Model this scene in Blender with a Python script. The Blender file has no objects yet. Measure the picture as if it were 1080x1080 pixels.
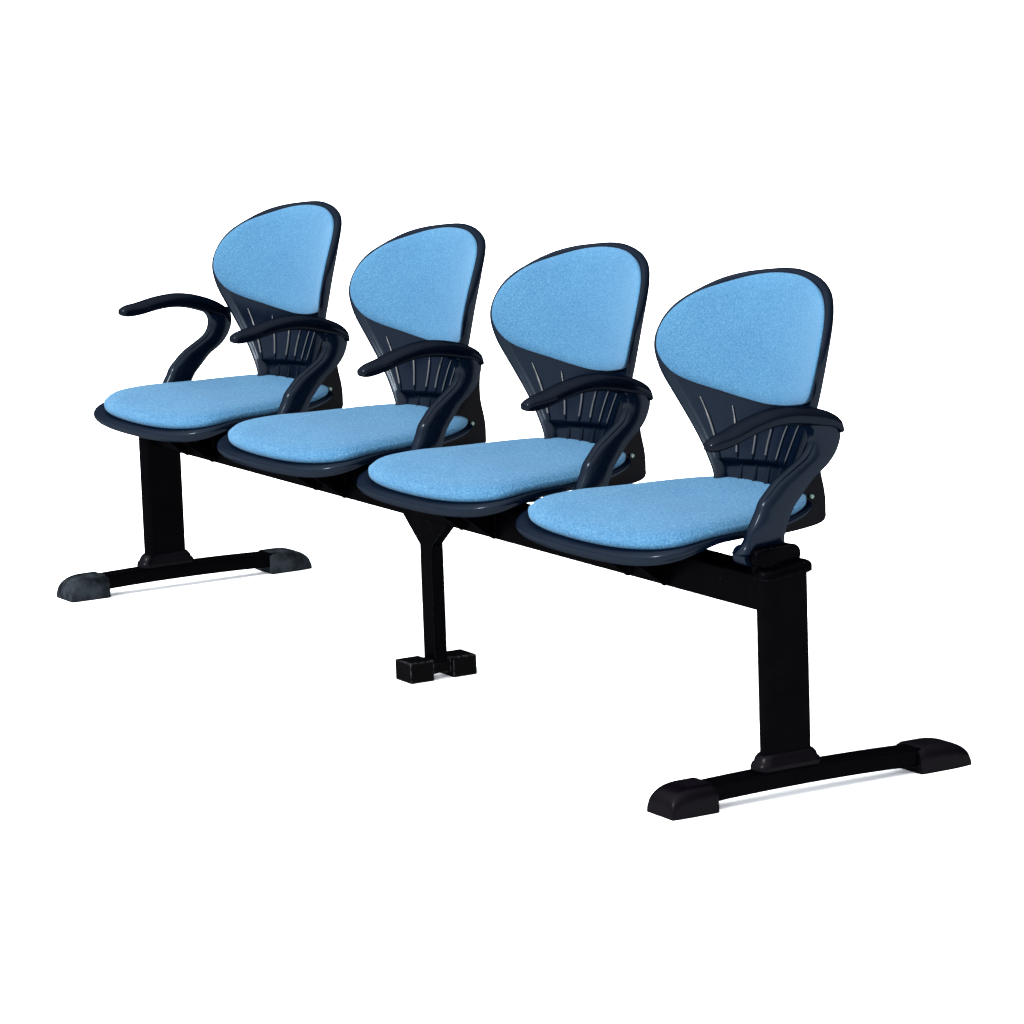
import bpy, bmesh, math, random
from mathutils import Vector, Matrix
random.seed(4)
scn = bpy.context.scene
col = scn.collection
ZO = 0.0105                                   # height of the bench's own datum over the floor

# ------------------------------------------------------------------ camera
cam_d = bpy.data.cameras.new('camera'); cam = bpy.data.objects.new('camera', cam_d); col.objects.link(cam)
RT = Vector((0.5109976259, 0.8588860187, -0.0345866036))
UP = Vector((-0.132786375, 0.1186274186, 0.9840199765))
FW = Vector((-0.8492639195, 0.4982392421, -0.1746666902))
m = Matrix((RT, UP, -FW)).transposed().to_4x4()
m.translation = Vector((7.5113625857, -3.5804406445, 1.5930623231 + ZO))
cam.matrix_world = m
cam_d.sensor_width = 36; cam_d.lens = 36 * 4251.37 / 1080
cam_d.clip_start = .1; cam_d.clip_end = 2000
scn.camera = cam

# ------------------------------------------------------------------ world + sun
world = bpy.data.worlds.new('World'); scn.world = world; world.use_nodes = True
nt = world.node_tree; N = nt.nodes; Lk = nt.links
for n in list(N): N.remove(n)
tc = N.new('ShaderNodeTexCoord'); sx = N.new('ShaderNodeSeparateXYZ'); rp = N.new('ShaderNodeValToRGB')
bg = N.new('ShaderNodeBackground'); wo = N.new('ShaderNodeOutputWorld')
Lk.new(tc.outputs['Generated'], sx.inputs[0]); Lk.new(sx.outputs['Z'], rp.inputs[0])
e = rp.color_ramp.elements
e[0].position = 0.0; e[0].color = (.38, .40, .44, 1)
e[1].position = 0.75; e[1].color = (.95, .975, 1.0, 1)
e2 = e.new(.3); e2.color = (.52, .55, .60, 1)
dt = N.new('ShaderNodeVectorMath'); dt.operation = 'DOT_PRODUCT'; dt.inputs[1].default_value = (.0, -1.0, .1)
Lk.new(tc.outputs['Generated'], dt.inputs[0])
ma = N.new('ShaderNodeMath'); ma.operation = 'MULTIPLY_ADD'; ma.inputs[1].default_value = .95; ma.inputs[2].default_value = 1.0
Lk.new(dt.outputs['Value'], ma.inputs[0])                # the brighter half of the sky is in front of the seats
sc_ = N.new('ShaderNodeVectorMath'); sc_.operation = 'SCALE'
Lk.new(rp.outputs[0], sc_.inputs[0]); Lk.new(ma.outputs[0], sc_.inputs['Scale']); Lk.new(sc_.outputs[0], bg.inputs[0]); bg.inputs[1].default_value = 3.5
Lk.new(bg.outputs[0], wo.inputs[0])
sd = bpy.data.lights.new('sun', 'SUN'); sd.energy = 4.8; sd.angle = math.radians(1.2); sd.color = (1, .965, .91)
sun = bpy.data.objects.new('sun', sd); col.objects.link(sun)
SUNDIR = Vector((.04, -.90, .74)).normalized()        # towards the sun
sun.rotation_euler = SUNDIR.to_track_quat('Z', 'Y').to_euler()
vs = scn.view_settings; vs.view_transform = 'Standard'; vs.look = 'None'; vs.exposure = .4; vs.gamma = 1
vs.use_curve_mapping = False
scn.render.engine = 'CYCLES'; scn.cycles.max_bounces = 6

# ------------------------------------------------------------------ materials
def new_mat(name):
    mt = bpy.data.materials.new(name); mt.use_nodes = True
    return mt, mt.node_tree.nodes, mt.node_tree.links, mt.node_tree.nodes['Principled BSDF']
def noise(Nn, Ll, scale, detail=2, rough=.5, tcn=[None]):
    t = Nn.new('ShaderNodeTexCoord'); n = Nn.new('ShaderNodeTexNoise')
    n.inputs['Scale'].default_value = scale; n.inputs['Detail'].default_value = detail; n.inputs['Roughness'].default_value = rough
    Ll.new(t.outputs['Object'], n.inputs['Vector']); return n
def ramp(Nn, Ll, src, stops):
    r = Nn.new('ShaderNodeValToRGB'); el = r.color_ramp.elements
    el[0].position, el[0].color = stops[0][0], (*stops[0][1], 1)
    el[1].position, el[1].color = stops[-1][0], (*stops[-1][1], 1)
    for p_, c_ in stops[1:-1]:
        q = el.new(p_); q.color = (*c_, 1)
    Ll.new(src, r.inputs[0]); return r
def bump(Nn, Ll, src, strength, dist, bs):
    b = Nn.new('ShaderNodeBump'); b.inputs['Strength'].default_value = strength; b.inputs['Distance'].default_value = dist
    Ll.new(src, b.inputs['Height']); Ll.new(b.outputs[0], bs.inputs['Normal'])

def coated(name, c0, c1, rough, refl, wear=None, scale=28, edge=None, tint=(1, 1, 1)):
    """dark coated surface: coloured diffuse body under a weak gloss layer (refl facing, three times that at the rim)"""
    mt, Nn, Ll, bs = new_mat(name)
    n = noise(Nn, Ll, scale, 5, .6)
    r = ramp(Nn, Ll, n.outputs[0], [(.35, c0), (.65, c1)])
    out = r.outputs[0]
    def over(mask, colr):
        nonlocal out
        mx = Nn.new('ShaderNodeMix'); mx.data_type = 'RGBA'
        Ll.new(mask, mx.inputs[0]); Ll.new(out, mx.inputs[6]); mx.inputs[7].default_value = (*colr, 1)
        out = mx.outputs[2]
    if wear:
        n2 = noise(Nn, Ll, wear[0], 6, .7)
        r2 = ramp(Nn, Ll, n2.outputs[0], [(wear[1], (0, 0, 0)), (wear[1] + .03, (1, 1, 1))])
        over(r2.outputs[0], wear[2])
    if edge:                                             # paint rubbed thin along the arrises
        bv = Nn.new('ShaderNodeBevel'); bv.samples = 4; bv.inputs['Radius'].default_value = edge[0]
        ge = Nn.new('ShaderNodeNewGeometry'); dp = Nn.new('ShaderNodeVectorMath'); dp.operation = 'DOT_PRODUCT'
        Ll.new(bv.outputs[0], dp.inputs[0]); Ll.new(ge.outputs['Normal'], dp.inputs[1])
        re_ = ramp(Nn, Ll, dp.outputs['Value'], [(.80, (1, 1, 1)), (.97, (0, 0, 0))])
        n4 = noise(Nn, Ll, 140, 5, .7); r4 = ramp(Nn, Ll, n4.outputs[0], [(.42, (0, 0, 0)), (.6, (1, 1, 1))])
        mu = Nn.new('ShaderNodeMath'); mu.operation = 'MULTIPLY'
        Ll.new(re_.outputs[0], mu.inputs[0]); Ll.new(r4.outputs[0], mu.inputs[1]); over(mu.outputs[0], edge[1])
    Ll.new(out, bs.inputs['Base Color'])
    bs.inputs['Roughness'].default_value = .8; bs.inputs['Specular IOR Level'].default_value = 0
    gl = Nn.new('ShaderNodeBsdfGlossy'); lw = Nn.new('ShaderNodeLayerWeight'); lw.inputs[0].default_value = .35
    rf = ramp(Nn, Ll, lw.outputs['Facing'], [(.0, (refl,) * 3), (1.0, (refl * 2,) * 3)])
    tn = Nn.new('ShaderNodeMix'); tn.data_type = 'RGBA'; tn.blend_type = 'MULTIPLY'; tn.inputs[0].default_value = 1
    Ll.new(rf.outputs[0], tn.inputs[6]); tn.inputs[7].default_value = (*tint, 1); Ll.new(tn.outputs[2], gl.inputs['Color'])
    rr = ramp(Nn, Ll, n.outputs[0], [(.3, (rough * .85,) * 3), (.7, (rough * 1.2,) * 3)])
    Ll.new(rr.outputs[0], gl.inputs['Roughness'])
    ad = Nn.new('ShaderNodeAddShader'); mo = Nn['Material Output']
    Ll.new(bs.outputs[0], ad.inputs[0]); Ll.new(gl.outputs[0], ad.inputs[1]); Ll.new(ad.outputs[0], mo.inputs['Surface'])
    n3 = noise(Nn, Ll, 900, 2); bump(Nn, Ll, n3.outputs[0], .12, .0006, bs)
    b2 = Nn.new('ShaderNodeBump'); b2.inputs['Strength'].default_value = .10; b2.inputs['Distance'].default_value = .0006
    Ll.new(n3.outputs[0], b2.inputs['Height']); Ll.new(b2.outputs[0], gl.inputs['Normal'])
    return mt
NAVY = coated('navy_plastic', (.0003, .0011, .0033), (.0005, .0014, .0039), .19, .0050, tint=(.78, .95, 1.14))
PAD = coated('black_armrest_plastic', (.0003, .0006, .0016), (.0005, .0009, .0022), .14, .0036, tint=(.75, .95, 1.2))
METAL = coated('black_painted_steel', (.0001, .0001, .0003), (.0003, .0003, .0005), .30, .0005, wear=(150, .715, (.022, .026, .032)), edge=(.0022, (.008, .009, .012)))
WORN = coated('rubbed_black_steel', (.0003, .0003, .0004), (.0006, .0006, .0008), .36, .0010, edge=(.0035, (.05, .052, .058)))
RUBBER = coated('black_foot_plastic', (.0005, .0003, .0007), (.0008, .0005, .0012), .26, .0020)
DUSTY = coated('dusty_foot_plastic', (.0012, .0018, .0026), (.010, .013, .016), .5, .0020, scale=35)
HINGE = coated('dark_hinge_plastic', (.0002, .0003, .0008), (.0004, .0005, .0012), .22, .0016)
RIBEDGE = coated('rib_highlight', (.006, .0075, .0095), (.012, .014, .017), .28, .022)  # paler, glossier colour paints the sun's glint onto the rib crests
SCREW = coated('zinc_screw', (.035, .06, .055), (.055, .085, .08), .3, .03)

def fabric(name, sc_):
    mt, Nn, Ll, bs = new_mat(name)
    n = noise(Nn, Ll, sc_, 4, .85)
    r = ramp(Nn, Ll, n.outputs[0], [(.32, (.0075, .037, .081)), (.45, (.0165, .057, .106)), (.56, (.025, .072, .124)), (.70, (.062, .120, .168))])
    big = noise(Nn, Ll, 9, 3, .5)
    r2 = ramp(Nn, Ll, big.outputs[0], [(.3, (.93, .93, .95)), (.7, (1.05, 1.04, 1.02))])
    mx = Nn.new('ShaderNodeMix'); mx.data_type = 'RGBA'; mx.blend_type = 'MULTIPLY'; mx.inputs[0].default_value = 1
    Ll.new(r.outputs[0], mx.inputs[6]); Ll.new(r2.outputs[0], mx.inputs[7])
    Ll.new(mx.outputs[2], bs.inputs['Base Color'])
    bs.inputs['Roughness'].default_value = .95; bs.inputs['Specular IOR Level'].default_value = .08
    bs.inputs['Sheen Weight'].default_value = .06; bs.inputs['Sheen Roughness'].default_value = .4
    bs.inputs['Sheen Tint'].default_value = (.6, .8, 1, 1)
    n3 = noise(Nn, Ll, 520, 2, .7); bump(Nn, Ll, n3.outputs[0], .45, .0015, bs)
    return mt
FABRIC = fabric('sky_blue_back_fabric', 440); SEATFAB = fabric('sky_blue_seat_fabric', 250)
mt, Nn, Ll, bs = new_mat('white_studio_floor')
n = noise(Nn, Ll, 3, 3); r = ramp(Nn, Ll, n.outputs[0], [(.3, (.93, .93, .93)), (.7, (.95, .95, .95))])
Ll.new(r.outputs[0], bs.inputs['Base Color']); bs.inputs['Roughness'].default_value = .9; bs.inputs['Specular IOR Level'].default_value = .1
FLOOR = mt

# ------------------------------------------------------------------ helpers
class MB:
    def __init__(s): s.v = []; s.f = []
    def rings(s, rings, cap0=True, cap1=True, closed=True):
        """loft closed rings (lists of points with equal counts)"""
        b = len(s.v); n = len(rings[0])
        for r_ in rings: s.v += [tuple(p) for p in r_]
        for i in range(len(rings) - 1):
            for j in range(n if closed else n - 1):
                a, c = b + i * n + j, b + i * n + (j + 1) % n
                s.f.append((a, c, c + n, a + n))
        for cap, k in ((cap0, 0), (cap1, len(rings) - 1)):
            if cap:
                idx = [b + k * n + j for j in range(n)]
                s.f.append(tuple(idx if k else idx[::-1]))
        return s
    def prism(s, poly, axis, a, bb, bev=.002):
        """poly (2D) extruded along axis between a and bb with small bevelled ends"""
        def P(p, t):
            return {'x': (t, p[0], p[1]), 'y': (p[0], t, p[1]), 'z': (p[0], p[1], t)}[axis]
        def inset(d):
            cx_ = sum(p[0] for p in poly) / len(poly); cy_ = sum(p[1] for p in poly) / len(poly)
            o = []
            for p in poly:
                dx, dy = p[0] - cx_, p[1] - cy_; l = math.hypot(dx, dy) or 1
                o.append((p[0] - dx / l * d, p[1] - dy / l * d))
            return o
        i_ = inset(bev)
        s.rings([[P(p, a) for p in i_], [P(p, a + bev) for p in poly], [P(p, bb - bev) for p in poly], [P(p, bb) for p in i_]])
        return s
    def build(s, name, mat, parent=None, smooth=35, sub=0, label=None):
        me = bpy.data.meshes.new(name); me.from_pydata(s.v, [], s.f); me.update()
        bm = bmesh.new(); bm.from_mesh(me); bmesh.ops.remove_doubles(bm, verts=bm.verts, dist=1e-6)
        bmesh.ops.recalc_face_normals(bm, faces=bm.faces); bm.to_mesh(me); bm.free()
        me.materials.append(mat)
        o = bpy.data.objects.new(name, me); col.objects.link(o)
        if parent: o.parent = parent
        if sub:
            md = o.modifiers.new('sub', 'SUBSURF'); md.levels = sub; md.render_levels = sub
        me.polygons.foreach_set('use_smooth', [True] * len(me.polygons))
        if smooth is not None and smooth < 180: me.set_sharp_from_angle(angle=math.radians(smooth))
        if label: o['label'] = label
        return o
def rrect(w, h, r, k=6, cx=0, cy=0):
    """rounded rectangle, half sizes w,h"""
    o = []
    for q, (sx_, sy_) in enumerate(((1, 1), (-1, 1), (-1, -1), (1, -1))):
        for i in range(k + 1):
            a = math.pi / 2 * (q + i / k)
            o.append((cx + sx_ * (w - r) + r * math.cos(a), cy + sy_ * (h - r) + r * math.sin(a)))
    return o
def interp(tab, x):
    if x <= tab[0][0]: return tab[0][1]
    for (a, b), (c, d) in zip(tab, tab[1:]):
        if x <= c: return b + (d - b) * (x - a) / (c - a)
    return tab[-1][1]
def catmull(pts, n, closed=False):
    """resample a polyline smoothly to n points, equal arc length"""
    P = [Vector(p) for p in pts]; out = []; m_ = len(P)
    segs = m_ if closed else m_ - 1
    for i in range(segs):
        g = (lambda k: P[k % m_]) if closed else (lambda k: P[min(max(k, 0), m_ - 1)])
        a, b, c, d = g(i - 1), g(i), g(i + 1), g(i + 2)
        for k in range(16):
            t = k / 16
            out.append(.5 * ((2 * b) + (c - a) * t + (2 * a - 5 * b + 4 * c - d) * t * t + (3 * b - a - 3 * c + d) * t ** 3))
    out.append(P[0].copy() if closed else P[-1].copy())
    L = [0]
    for a, b in zip(out, out[1:]): L.append(L[-1] + (b - a).length)
    res = []; j = 0
    for i in range(n):
        t = L[-1] * i / (n if closed else n - 1)
        while j < len(L) - 2 and L[j + 1] < t: j += 1
        f = (t - L[j]) / max(L[j + 1] - L[j], 1e-9); res.append(out[j].lerp(out[j + 1], min(max(f, 0), 1)))
    return res
def tube(mb, pts, rad, k=8):
    rings = []
    for i, p in enumerate(pts):
        p = Vector(p); t = (Vector(pts[min(i + 1, len(pts) - 1)]) - Vector(pts[max(i - 1, 0)])).normalized()
        a = t.orthogonal().normalized() if abs(t.x) > .9 else Vector((1, 0, 0)).cross(t).normalized()
        b = t.cross(a)
        r_ = rad(i) if callable(rad) else rad
        rings.append([p + (a * math.cos(2 * math.pi * j / k) + b * math.sin(2 * math.pi * j / k)) * r_ for j in range(k)])
    mb.rings(rings)
def empty(name, loc, parent=None):
    o = bpy.data.objects.new(name, None); col.objects.link(o); o.location = loc; o.empty_display_size = .1
    if parent: o.parent = parent
    return o
def copy_tree(o, parent):
    c = o.copy(); col.objects.link(c); c.parent = parent
    for ch in list(o.children): copy_tree(ch, c)
    return c

# ------------------------------------------------------------------ floor
fl = MB(); S_ = 400
fl.v = [(-S_, -S_, 0), (S_, -S_, 0), (S_, S_, 0), (-S_, S_, 0)]; fl.f = [(0, 1, 2, 3)]
floor = fl.build('floor', FLOOR); floor['kind'] = 'structure'

# ------------------------------------------------------------------ the bench
S = 0.56
bench = empty('seating_bench', (0, 0, ZO))
bench['label'] = 'black steel beam bench with four sky blue padded seats and curved navy armrests'
bench['category'] = 'bench'

# beam
b = MB(); b.rings([[(x, p[0], p[1]) for p in rrect(.031, .031, .006, 4, 0, .321)] for x in (.0, 4 * S - .002)])
beam = b.build('beam', METAL, bench)

# ---- end legs
def end_leg(x, dusty, cy=0):
    c = MB()
    prof = rrect(.0175, .0455, .0165, 8)
    c.rings([[(p[0] + .008, p[1] - .003 + cy, z) for p in prof] for z in (.045, .356)])
    leg = c.build('end_leg', METAL, bench)
    leg.location = (x, 0, 0)
    # wavy top cap
    c = MB(); pr = rrect(.0225, .051, .020, 10)
    def wave(y): return .0035 * math.tanh(y / .012)
    rs = []
    for d, z in ((-.003, .3495), (0, .3515), (0, .361), (-.003, .3655), (-.010, .3685), (-.02, .369)):
        rs.append([(.008 + p[0] * (1 + d / .025 * .9), cy + (p[1] * (1 + d / .056)), z + wave(p[1])) for p in pr])
    c.rings(rs); c.build('top_cap', METAL, leg, 50)
    # collar
    c = MB(); rs = []
    for dx, dy, z in ((.0055, .0155, .0335), (.0055, .0155, .042), (.005, .013, .048), (.0035, .0105, .050), (.003, .0085, .056), (.0015, .004, .0615), (.0006, .0015, .063), (.0002, .0003, .063)):
        rs.append([(.008 + p[0], -.003 + cy + p[1], z) for p in rrect(.018 + dx, .0455 + dy, .0165, 8)])
    c.rings(rs); c.build('collar', RUBBER, leg, 40)
    # arched foot bar
    c = MB(); rs = []
    for i in range(33):
        y = -.218 + (.466 if dusty else .485) * i / 32
        u = (y - .012) / .28; zc = .0152 + .0075 * (1 - u * u); w = .0225
        rs.append([(.012 + p[0], y, zc + p[1]) for p in rrect(w, .0150, .004, 4)])
    c.rings(rs); bar = c.build('foot_bar', METAL, leg)
    # moulded end caps
    for sgn, yo, ln, tp in ((-1, -.190, .088, .06), (1, .254 if dusty else .276, .098 if dusty else .106, .16)):
        c = MB(); rs = []
        n = 25
        for i in range(n):
            t = (i / (n - 1)) ** .8                # 0 inner end .. 1 outer end
            y = sgn * (t * ln - .034)
            q = max(0.0, (t - .35) / .65)
            top = (.0375 if sgn < 0 else .0345) - .031 * (1 - math.sqrt(max(0, 1 - q ** (2.6 if sgn < 0 else 2.1)))) - .003 * max(0, 1 - t / .06)
            w = .0405 * (1 - tp * max(0, (t - .55) / .45) ** 2.0) - .0015 * max(0, 1 - t / .06)
            ring = []
            for j in range(41):
                a = math.pi * j / 40
                cx_ = math.copysign(abs(math.cos(a)) ** .40, math.cos(a))
                ring.append((.0035 + w * cx_, y, -.0102 + (top + .0102) * math.sin(a) ** .50))
            rs.append(ring)
        c.rings(rs); cap = c.build('foot_cap', DUSTY if dusty else RUBBER, leg, 45, label='dusty grey foot cap' if dusty else None)
        cap.location = (0, yo, 0)
    # little bolt marks on the column
    return leg
end_leg(4 * S + .011, False)
end_leg(-.021, True, -.008)

# ---- middle leg
c = MB()
c.rings([[(.004 + p[0], -.008 + p[1], z) for p in rrect(.0205, .0135, .0015, 2)] for z in (.018, .288)])
mid = c.build('middle_leg', METAL, bench); mid.location = (2 * S, 0, 0)
for sgn in (-1, 1):
    c = MB(); c.prism([(.0245 * sgn * 1.0 if False else .004 + sgn * .0205, .289), (.004 + sgn * .083, .289), (.004 + sgn * .078, .284), (.004 + sgn * .0205, .238)], 'y', -.0205, -.0005, .001)
    c.build('gusset', METAL, mid, 30)
c = MB()
for y0, y1, w, z1 in ((-.070, -.021, .029, .0285), (.021, .070, .029, .0285)):
    c.prism([(-w, y0), (w, y0), (w, y1), (-w, y1)], 'z', -.0102, z1, .0018)
c.prism([(-.019, -.023), (.019, -.023), (.013, 0), (.019, .023), (-.019, .023), (-.013, 0)], 'z', -.001, .0265, .0012)
fb = c.build('foot_block', WORN, mid, 30)
fb.location = (.004, -.008, 0)

# ------------------------------------------------------------------ chairs
# seat cushion outline: half width as a function of y
SY0, SY1, SYM, SW, SWR = -.206, .200, -.127, .2313, .198
def outline_seat(grow=0.0, n=96):
    pts = []
    for i in range(n // 2 + 1):
        t = math.pi * i / (n // 2); c_ = abs(math.cos(t)); s_ = abs(math.sin(t))
        if t < math.pi / 2: y = SYM - (SYM - SY0) * c_ ** (2 / 2.42); w = s_ ** (2 / 2.42) * SW
        else:
            y = SYM + (SY1 - SYM) * c_ ** (2 / 2.9); w = s_ ** (2 / 2.9) * (SW + (SWR - SW) * (y - SYM) / (SY1 - SYM))
        pts.append((w, y, 0))
    full = pts + [(-x, y, 0) for x, y, _ in pts[-2:0:-1]]
    P = catmull(full, n, True)
    if grow:
        return [p + ((P[(i + 1) % n] - P[i - 1]).normalized().cross(Vector((0, 0, 1)))) * (grow(p) if callable(grow) else grow) for i, p in enumerate(P)]
    return P
def clip01(v, hi=1): return max(0, min(hi, v))
def seat_z(x, y):
    """height of the cushion's edge line over the seat: waterfall at the front, slight dish"""
    return .4146 - .0294 * clip01((-.05 - y) / .2, 2) ** 1.8 + .0130 * clip01((y + .02) / .2, 2) ** 1.5 + .045 * x * x - .005 * math.exp(-((y - .03) / .09) ** 2 - (x / .13) ** 2)
def dome(P, ctr, surf, edge, top, k=26):
    """closed padded top: rings shrinking from outline P to ctr; the height over surf eases from the edge value to the top value"""
    rs = []
    for i in range(k):
        f = 1 - (i / k) ** 1.6 * .97
        row = []
        for p in P:
            q = ctr + (p - ctr) * f; d = (p - q).length
            row.append(surf(q, edge + (top - edge) * (1 - math.exp(-d / .011)) + .0030 * (1 - f * f)))
        rs.append(row)
    return rs
def seat_cushion(parent):
    c = MB(); rs = []
    for g, dz in ((-.006, -.007), (-.001, -.004), (0, .001), (0, .006)):
        rs.append([(p.x, p.y, seat_z(p.x, p.y) + dz) for p in outline_seat(g)])
    rs += dome(outline_seat(-.002), Vector((0, -.02, 0)), lambda q, d: (q.x, q.y, seat_z(q.x, q.y) + d), .0065, .0180)
    c.rings(rs); return c.build('seat_cushion', SEATFAB, parent, 180)
def seat_shell(parent):
    c = MB(); rs = []
    def fr(y): return clip01((-y - .07) / .11)          # 0 back .. 1 front
    for gb, gf, zb, zf in ((-.03, -.03, -.005, -.005), (-.004, -.004, -.006, -.006), (.003, .005, -.004, -.004), (.006, .014, -.0045, -.0045), (.009, .022, -.007, -.008),
                           (.0095, .0235, -.010, -.013), (.008, .021, -.013, -.020), (.002, .012, -.016, -.028), (-.008, -.004, -.018, -.032), (-.025, -.022, -.020, -.035), (-.06, -.05, -.030, -.037), (-.1, -.1, -.040, -.040)):
        o_ = outline_seat(lambda p: gb + (gf - gb) * fr(p.y))
        rs.append([(p.x, p.y, seat_z(p.x, max(p.y, SY0)) + zb + (zf - zb) * fr(p.y)) for p in o_])
    c.rings(rs); return c.build('seat_shell', NAVY, parent, 180, sub=1)

# backrest surface
def back_y(u, z): return .150 + .25 * (z - .45) - 1.5 * u * u
OUT = [(.395, .098), (.42, .096), (.447, .100), (.487, .127), (.52, .153), (.553, .180), (.586, .206), (.612, .2245), (.639, .238), (.662, .244), (.685, .243), (.71, .235), (.732, .2195),
       (.75, .1965), (.765, .171), (.776, .145), (.785, .111), (.791, .073), (.7955, .034), (.797, 0)]
CUS = [(0, .577), (.06, .581), (.112, .589), (.162, .599), (.196, .611), (.218, .628), (.2305, .646), (.2355, .662), (.2355, .685), (.227, .709), (.210, .7305), (.184, .749), (.146, .764), (.094, .779), (.045, .787), (0, .789)]
def back_outline(n=160):
    R_ = [(w, z, 0) for z, w in OUT]
    full = R_ + [(-w, z, 0) for w, z, _ in R_[-2::-1]]
    top = catmull(full, n - 20)                     # open curve from bottom right over the top to bottom left
    bot = [Vector((-.098 + .196 * i / 21, .395, 0)) for i in range(1, 21)]
    return top + bot
def offs(P, g):
    n = len(P); Q = []
    for i, p in enumerate(P):
        t = (P[(i + 1) % n] - P[i - 1]).normalized(); nrm = Vector((t.y, -t.x, 0)); Q.append(p + nrm * g)
    return Q
def zstep(u): return .481 + .07 * u
def back_shell(parent):
    c = MB(); n = 240; P = back_outline(n); rs = []
    ctr = Vector((0, .62, 0))
    def dep(u, z):                                  # step back below the ribs
        s_ = min(1, max(0, (zstep(u) - z) / .011)); return .012 * s_ * (1 - min(1, abs(u) / .2) ** 4)
    # back side in to out, rim, front side out to in
    for s_ in (.05, .3, .6, .85):
        rs.append([ctr + (p - ctr) * s_ for p in P]); rs[-1] = [(q.x, back_y(q.x, q.y) + .0165, q.y) for q in rs[-1]]
    for g, d in ((-.012, .0165), (-.004, .0165), (.000, .0125), (.0015, .0085), (.0015, .004), (.0, .0), (-.003, -.0025), (-.0065, -.002), (-.0095, .001)):
        Q = offs(P, g); rs.append([(q.x, back_y(q.x, q.y) + d, q.y) for q in Q])
    Q = offs(P, -.0115)
    for k in range(1, 91):
        s_ = 1 - k / 91.0
        row = []
        for q in Q:
            w = ctr + (q - ctr) * s_; row.append((w.x, back_y(w.x, w.y) + .003 + dep(w.x, w.y), w.y))
        rs.append(row)
    c.rings(rs)
    # ribs: thin raised lines fanning upwards
    n0 = len(c.f); ribs = []
    for i in range(-4, 4):
        ub = .019 + .038 * i
        tops = {0: .556, 1: .564, 2: .574, 3: .586}
        k = i if i >= 0 else -i - 1
        zt = tops.get(k, .59)
        if k == 3: ub *= .98
        pts = []
        zb = zstep(ub) - .001
        for j in range(15):
            t = j / 14; z = zb + (zt - zb) * t
            u = ub * (1 + .62 * (z - zb) / .1) - math.copysign(.0035, ub) * math.sin(math.pi * t)
            if abs(u) > interp(OUT, z) - .012: continue
            pts.append((u, back_y(u, z) + .0022, z))
        if len(pts) > 3: tube(c, pts, lambda a, L_=len(pts): (.0027 if a < L_ - 4 else .0018) if 0 < a < L_ - 1 else .0008, 9)
        ribs.append((n0, len(c.f)))
        # tapering teeth under the step
        if abs(ub) < .09:
            zt_ = zstep(ub) - .004
            pts = [(ub * (1 - .06 * t), back_y(ub, zt_ - .055 * t) + .0145, zt_ - .055 * t) for t in (0, .25, .5, .75, 1)]
            tube(c, pts, lambda a: (.001, .002, .0035, .005, .006)[a], 7)
        n0 = len(c.f)
    crest = set()                                        # the crest faces of the ribs, coloured paler as a painted sun highlight
    for a, b_ in ribs:
        for f in range(a, b_):
            vs_ = [c.v[k] for k in c.f[f]]; m_ = [sum(p[k] for p in vs_) / len(vs_) for k in range(3)]
            if m_[1] < back_y(m_[0], m_[2]) + .0012: crest.add(tuple(round(t, 5) for t in m_))
    sh = c.build('backrest', NAVY, parent, 50)
    sh.data.materials.append(RIBEDGE)
    for p in sh.data.polygons:
        q = p.center
        if len(p.vertices) == 4 and .49 < q.z < .60 and tuple(round(t, 5) for t in [sum(sh.data.vertices[k].co[i] for k in p.vertices) / 4 for i in range(3)]) in crest: p.material_index = 1
    return sh
def back_cushion(parent):
    c = MB(); n = 128
    full = [(w, z, 0) for w, z in CUS] + [(-w, z, 0) for w, z in CUS[-2:0:-1]]
    P = catmull(full, n, True); ctr = Vector((0, .685, 0)); rs = []
    def col_(Q, d): return [(q.x, back_y(q.x, q.y) - d, q.y) for q in Q]
    for g, d in ((0, -.004), (.0015, .0), (.0018, .0035)): rs.append(col_(offs(P, g), d))
    rs += dome(offs(P, .0006), ctr, lambda q, d: (q.x, back_y(q.x, q.y) - d, q.y), .006, .0125)
    c.rings(rs, cap0=False); return c.build('back_cushion', FABRIC, parent, 180)
def rear_housing(parent):
    """moulded hinge piece that joins seat shell and backrest"""
    c = MB(); rs = []
    rear = [(.190, .556), (.204, .548), (.216, .530), (.215, .500), (.216, .470), (.222, .440), (.2245, .420), (.2245, .402), (.223, .387), (.204, .379), (.150, .373), (.095, .372)]
    low = [(.085, .380), (.110, .390), (.150, .400)]
    rear = [(p.x, p.y) for p in catmull([(a, b_, 0) for a, b_ in rear], 40)]
    xs = [-.106, -.104, -.099] + [-.099 + .198 * i / 16 for i in range(1, 16)] + [.099, .104, .106]
    for i, x_ in enumerate(xs):
        d = .006 if i in (0, len(xs) - 1) else (.0018 if i in (1, len(xs) - 2) else 0)
        fz = [.405, .42, .44, .46, .48, .50, .52, .54]
        ring = [(x_, max(y - d, back_y(x_, z) + .012) if z > .52 else y - d, z - d * .6 if z > .5 else z + d * .7) for y, z in rear]
        ring += [(x_, y + d, z + d * .6) for y, z in low]
        ring += [(x_, back_y(x_, z) + .0178 + d * .3, z) for z in fz]
        rs.append(ring)
    c.rings(rs); h = c.build('rear_housing', HINGE, parent, 45)
    for sgn in (1, -1):
        for (y_, z_, r_) in ((.192, .430, .0036),):
            c = MB(); c.rings([[(sgn * x_, y_ + r_ * f_ * math.cos(a * math.pi / 8), z_ + r_ * f_ * math.sin(a * math.pi / 8)) for a in range(16)] for x_, f_ in ((.104, 1), (.1098, 1), (.1110, .6))])
            c.build('screw', SCREW if r_ > .003 else METAL, h, 40)
    return h
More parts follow.
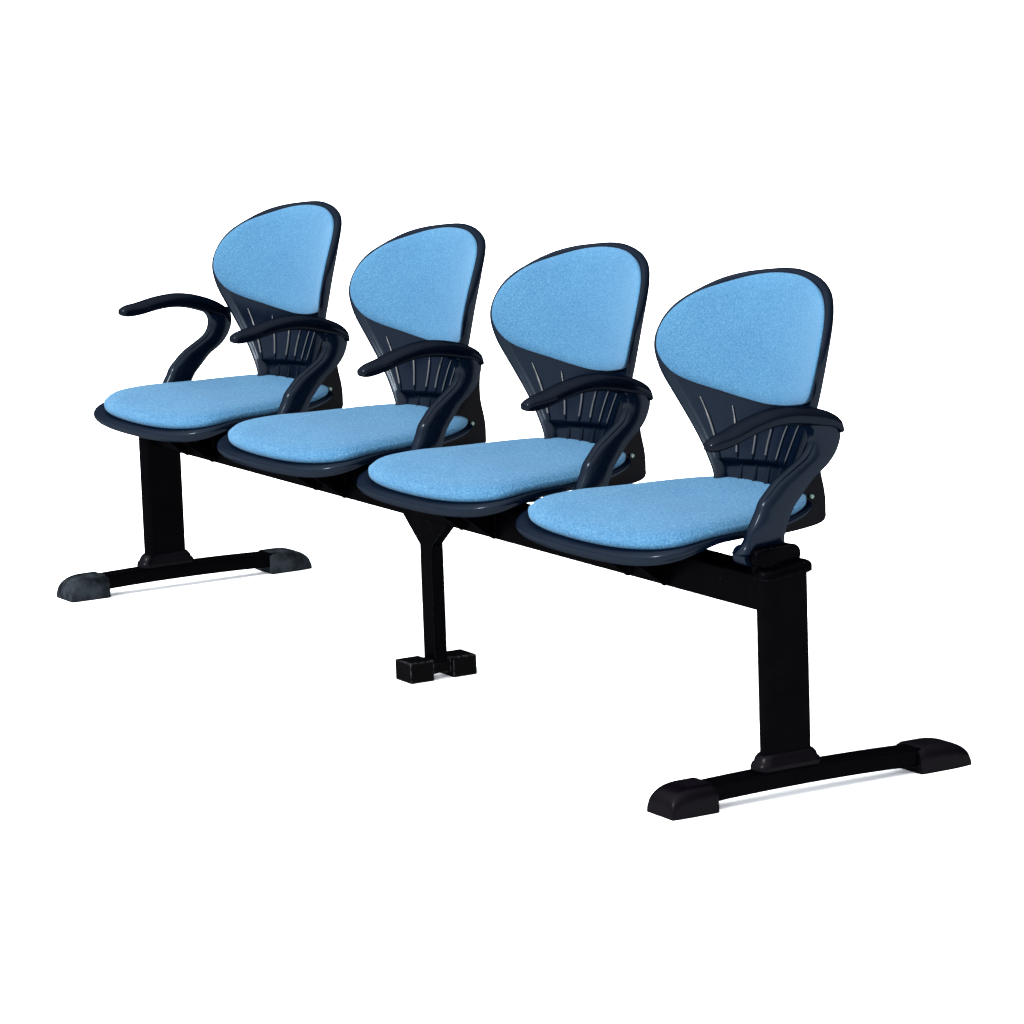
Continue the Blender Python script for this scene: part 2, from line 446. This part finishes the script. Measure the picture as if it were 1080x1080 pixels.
def seat_bracket(parent):
    c = MB()
    for u0 in (-.115, .0):
        c.prism([(-.150, .384), (-.145, .374), (-.036, .292), (-.0325, .292), (-.0325, .353), (.0325, .353), (.040, .350), (.120, .372), (.135, .392)], 'x', u0 - .003, u0 + .003, .0008)
    c.prism(rrect(.075, .06, .004, 2, -.055, .0), 'z', .3525, .3575, .001)
    c.prism(rrect(.075, .12, .004, 2, -.055, .0), 'z', .372, .378, .001)
    return c.build('seat_bracket', METAL, parent, 30)

def make_chair(x):
    s_ = seat_shell(bench); s_.location = (x, 0, 0)
    k = back_shell(bench); k.location = (x, 0, 0)
    seat_cushion(s_)
    back_cushion(k)
    rear_housing(k)
    g = seat_bracket(bench); g.location = (x, 0, 0)
    return s_, k, g
chair = make_chair(.28)
ROLL = [0, .004, .008, 0]
BK = [(0, -.008, 0, 0), (0, -.002, -.005, -.04), (0, .002, 0, 0), (0, 0, 0, 0)]     # each backrest is bolted on a hair differently: x, y, z, turn
chair[1].location = (.28 + BK[0][0], BK[0][1], BK[0][2])
for i in range(1, 4):
    for o in chair:
        c_ = copy_tree(o, bench); k = BK[i] if o is chair[1] else (0, 0, 0, 0)
        c_.location = (i * S + .28 + k[0], k[1], k[2]); c_.rotation_euler.z = k[3]
        if o is chair[0] and ROLL[i]:                    # pan not quite level on its bracket
            c_.location = (i * S + .28 + .41 * ROLL[i], 0, .20 * ROLL[i]); c_.rotation_euler.y = -ROLL[i]

# ------------------------------------------------------------------ armrests
LF = [(-.070, .388), (-.062, .394), (-.056, .402), (-.052, .412), (-.048, .424), (-.040, .439), (-.032, .453), (-.025, .468), (-.012, .482), (.006, .499), (.026, .512), (.046, .524), (.060, .533), (.069, .543), (.074, .555), (.074, .567), (.068, .577), (.058, .584)]
RG = [(.034, .385), (.025, .392), (.020, .402), (.020, .414), (.023, .429), (.030, .443), (.038, .457), (.050, .470), (.063, .484), (.077, .498), (.094, .509), (.109, .521), (.1215, .537), (.1285, .554), (.1295, .568), (.127, .580), (.118, .594)]
def armrest(parent):
    c = MB(); rs = []
    A = catmull([(a, b_, 0) for a, b_ in LF], 44); B = catmull([(a, b_, 0) for a, b_ in RG], 44)
    for i, (a, b_) in enumerate(zip(A, B)):
        t = i / 43; mid_ = (a + b_) / 2; h = (b_ - a) / 2
        tx = .0165 + .006 * max(0, 1 - t / .14) ** 2 + .004 * max(0, (t - .8) / .2)
        xc = -.004 - .012 * max(0, 1 - t / .2) ** 1.5
        ring = []
        for j in range(28):
            an = 2 * math.pi * j / 28
            cs = math.copysign(abs(math.cos(an)) ** .8, math.cos(an)); sn = math.copysign(abs(math.sin(an)) ** .62, math.sin(an))
            p = mid_ + h * cs
            ring.append((xc + tx * sn, p.x, p.y))
        rs.append(ring)
    c.rings(rs)
    # moulded foot of the stem, its long axis across the beam
    pr = rrect(.047, .0158, .0150, 7)
    for x0, x1 in ((-.041, .000),):
        c.rings([[(x_, -.014 + p[0] * f_ + .001, .382 + p[1] * f_) for p in pr] for x_, f_ in ((x0, .86), (x0 + .003, .97), (x0 + .007, 1), (x1, 1))])
    st = c.build('armrest', NAVY, parent, 60)
    # black core of the foot
    c = MB(); pr = rrect(.045, .0165, .0155, 7)
    c.rings([[(x_, -.010 + p[0] * f_, .3825 + p[1] * f_) for p in pr] for x_, f_ in ((-.008, .9), (.018, 1), (.022, .97), (.024, .9))])
    c.prism(rrect(.019, .030, .003, 2, 0, -.006), 'z', .352, .372, .001)
    c.build('arm_mount', METAL, st, 40)
    # arm pad
    T = [(-.128, .5675), (-.1245, .576), (-.111, .584), (-.084, .592), (-.053, .6035), (-.023, .612), (.003, .617), (.034, .618), (.067, .614), (.095, .607), (.115, .598), (.127, .587), (.130, .573)]
    U = [(-.1255, .5625), (-.117, .560), (-.104, .5605), (-.082, .566), (-.056, .575), (-.028, .583), (.0, .5875), (.030, .5875), (.058, .584), (.080, .580), (.100, .577), (.116, .572), (.124, .566)]
    A = catmull([(a, b_, 0) for a, b_ in T], 40); B = catmull([(a, b_, 0) for a, b_ in U], 40)
    c = MB(); rs = []
    for i, (a, b_) in enumerate(zip(A, B)):
        t = i / 39
        w = .0235 * min(1, (.32 + 3.2 * t) ** .6 if t < .22 else 1) * (1 - .16 * max(0, (t - .8) / .2) ** 2)
        if i == 0: w *= .55
        ring = []
        for j in range(28):
            an = 2 * math.pi * j / 28
            cs = math.copysign(abs(math.cos(an)) ** .75, math.cos(an)); sn = math.copysign(abs(math.sin(an)) ** .8, math.sin(an))
            p = (a + b_) / 2 + (a - b_) / 2 * sn
            ring.append((-.002 + w * cs, p.x, p.y))
        rs.append(ring)
    c.rings(rs); pad = c.build('arm_pad', PAD, st, 50)
    return st
arm = armrest(bench)
# each armrest sits a little differently on its mount: (x, y, z, pitch, yaw)
AR = [(.075, -.031, .0013, -.1605, .0697), (S, -.008, -.003, -.0969, .0227), (2 * S, -.0165, 0, -.0246, .0175), (3 * S, -.0085, -.003, -.0428, .0225), (4 * S, 0, 0, 0, 0)]
STEM = [-.09, -.02, .05, .035, 0]            # pitch of each stem; its pad has play of its own on top of it
def pose(x, y, z, p, w, piv):
    return Matrix.Translation(Vector((x, y, z)) + piv) @ Matrix.Rotation(w, 4, 'Z') @ Matrix.Rotation(p, 4, 'X') @ Matrix.Translation(-piv)
def set_arm(o, a, stem):
    P = pose(*a, Vector((0, -.01, .375)))
    head = Vector((0, .09, .575)); d = P @ head + Vector((0, .006 if a[0] == .075 else 0, 0))
    M = Matrix.Translation(d) @ Matrix.Rotation(a[4], 4, 'Z') @ Matrix.Rotation(stem, 4, 'X') @ Matrix.Diagonal((1, 1 if stem == 0 else .90, 1, 1)) @ Matrix.Translation(-head)
    o.matrix_basis = M
    for ch in o.children:
        if ch.name.startswith('arm_pad'): ch.matrix_basis = M.inverted() @ P
        elif ch.name.startswith('arm_mount'): ch.matrix_basis = M.inverted() @ Matrix.Translation((a[0], (M @ Vector((0, -.01, .383))).y + .01, 0))
for i in range(4):
    set_arm(copy_tree(arm, bench), AR[i], STEM[i])
set_arm(arm, AR[4], STEM[4])
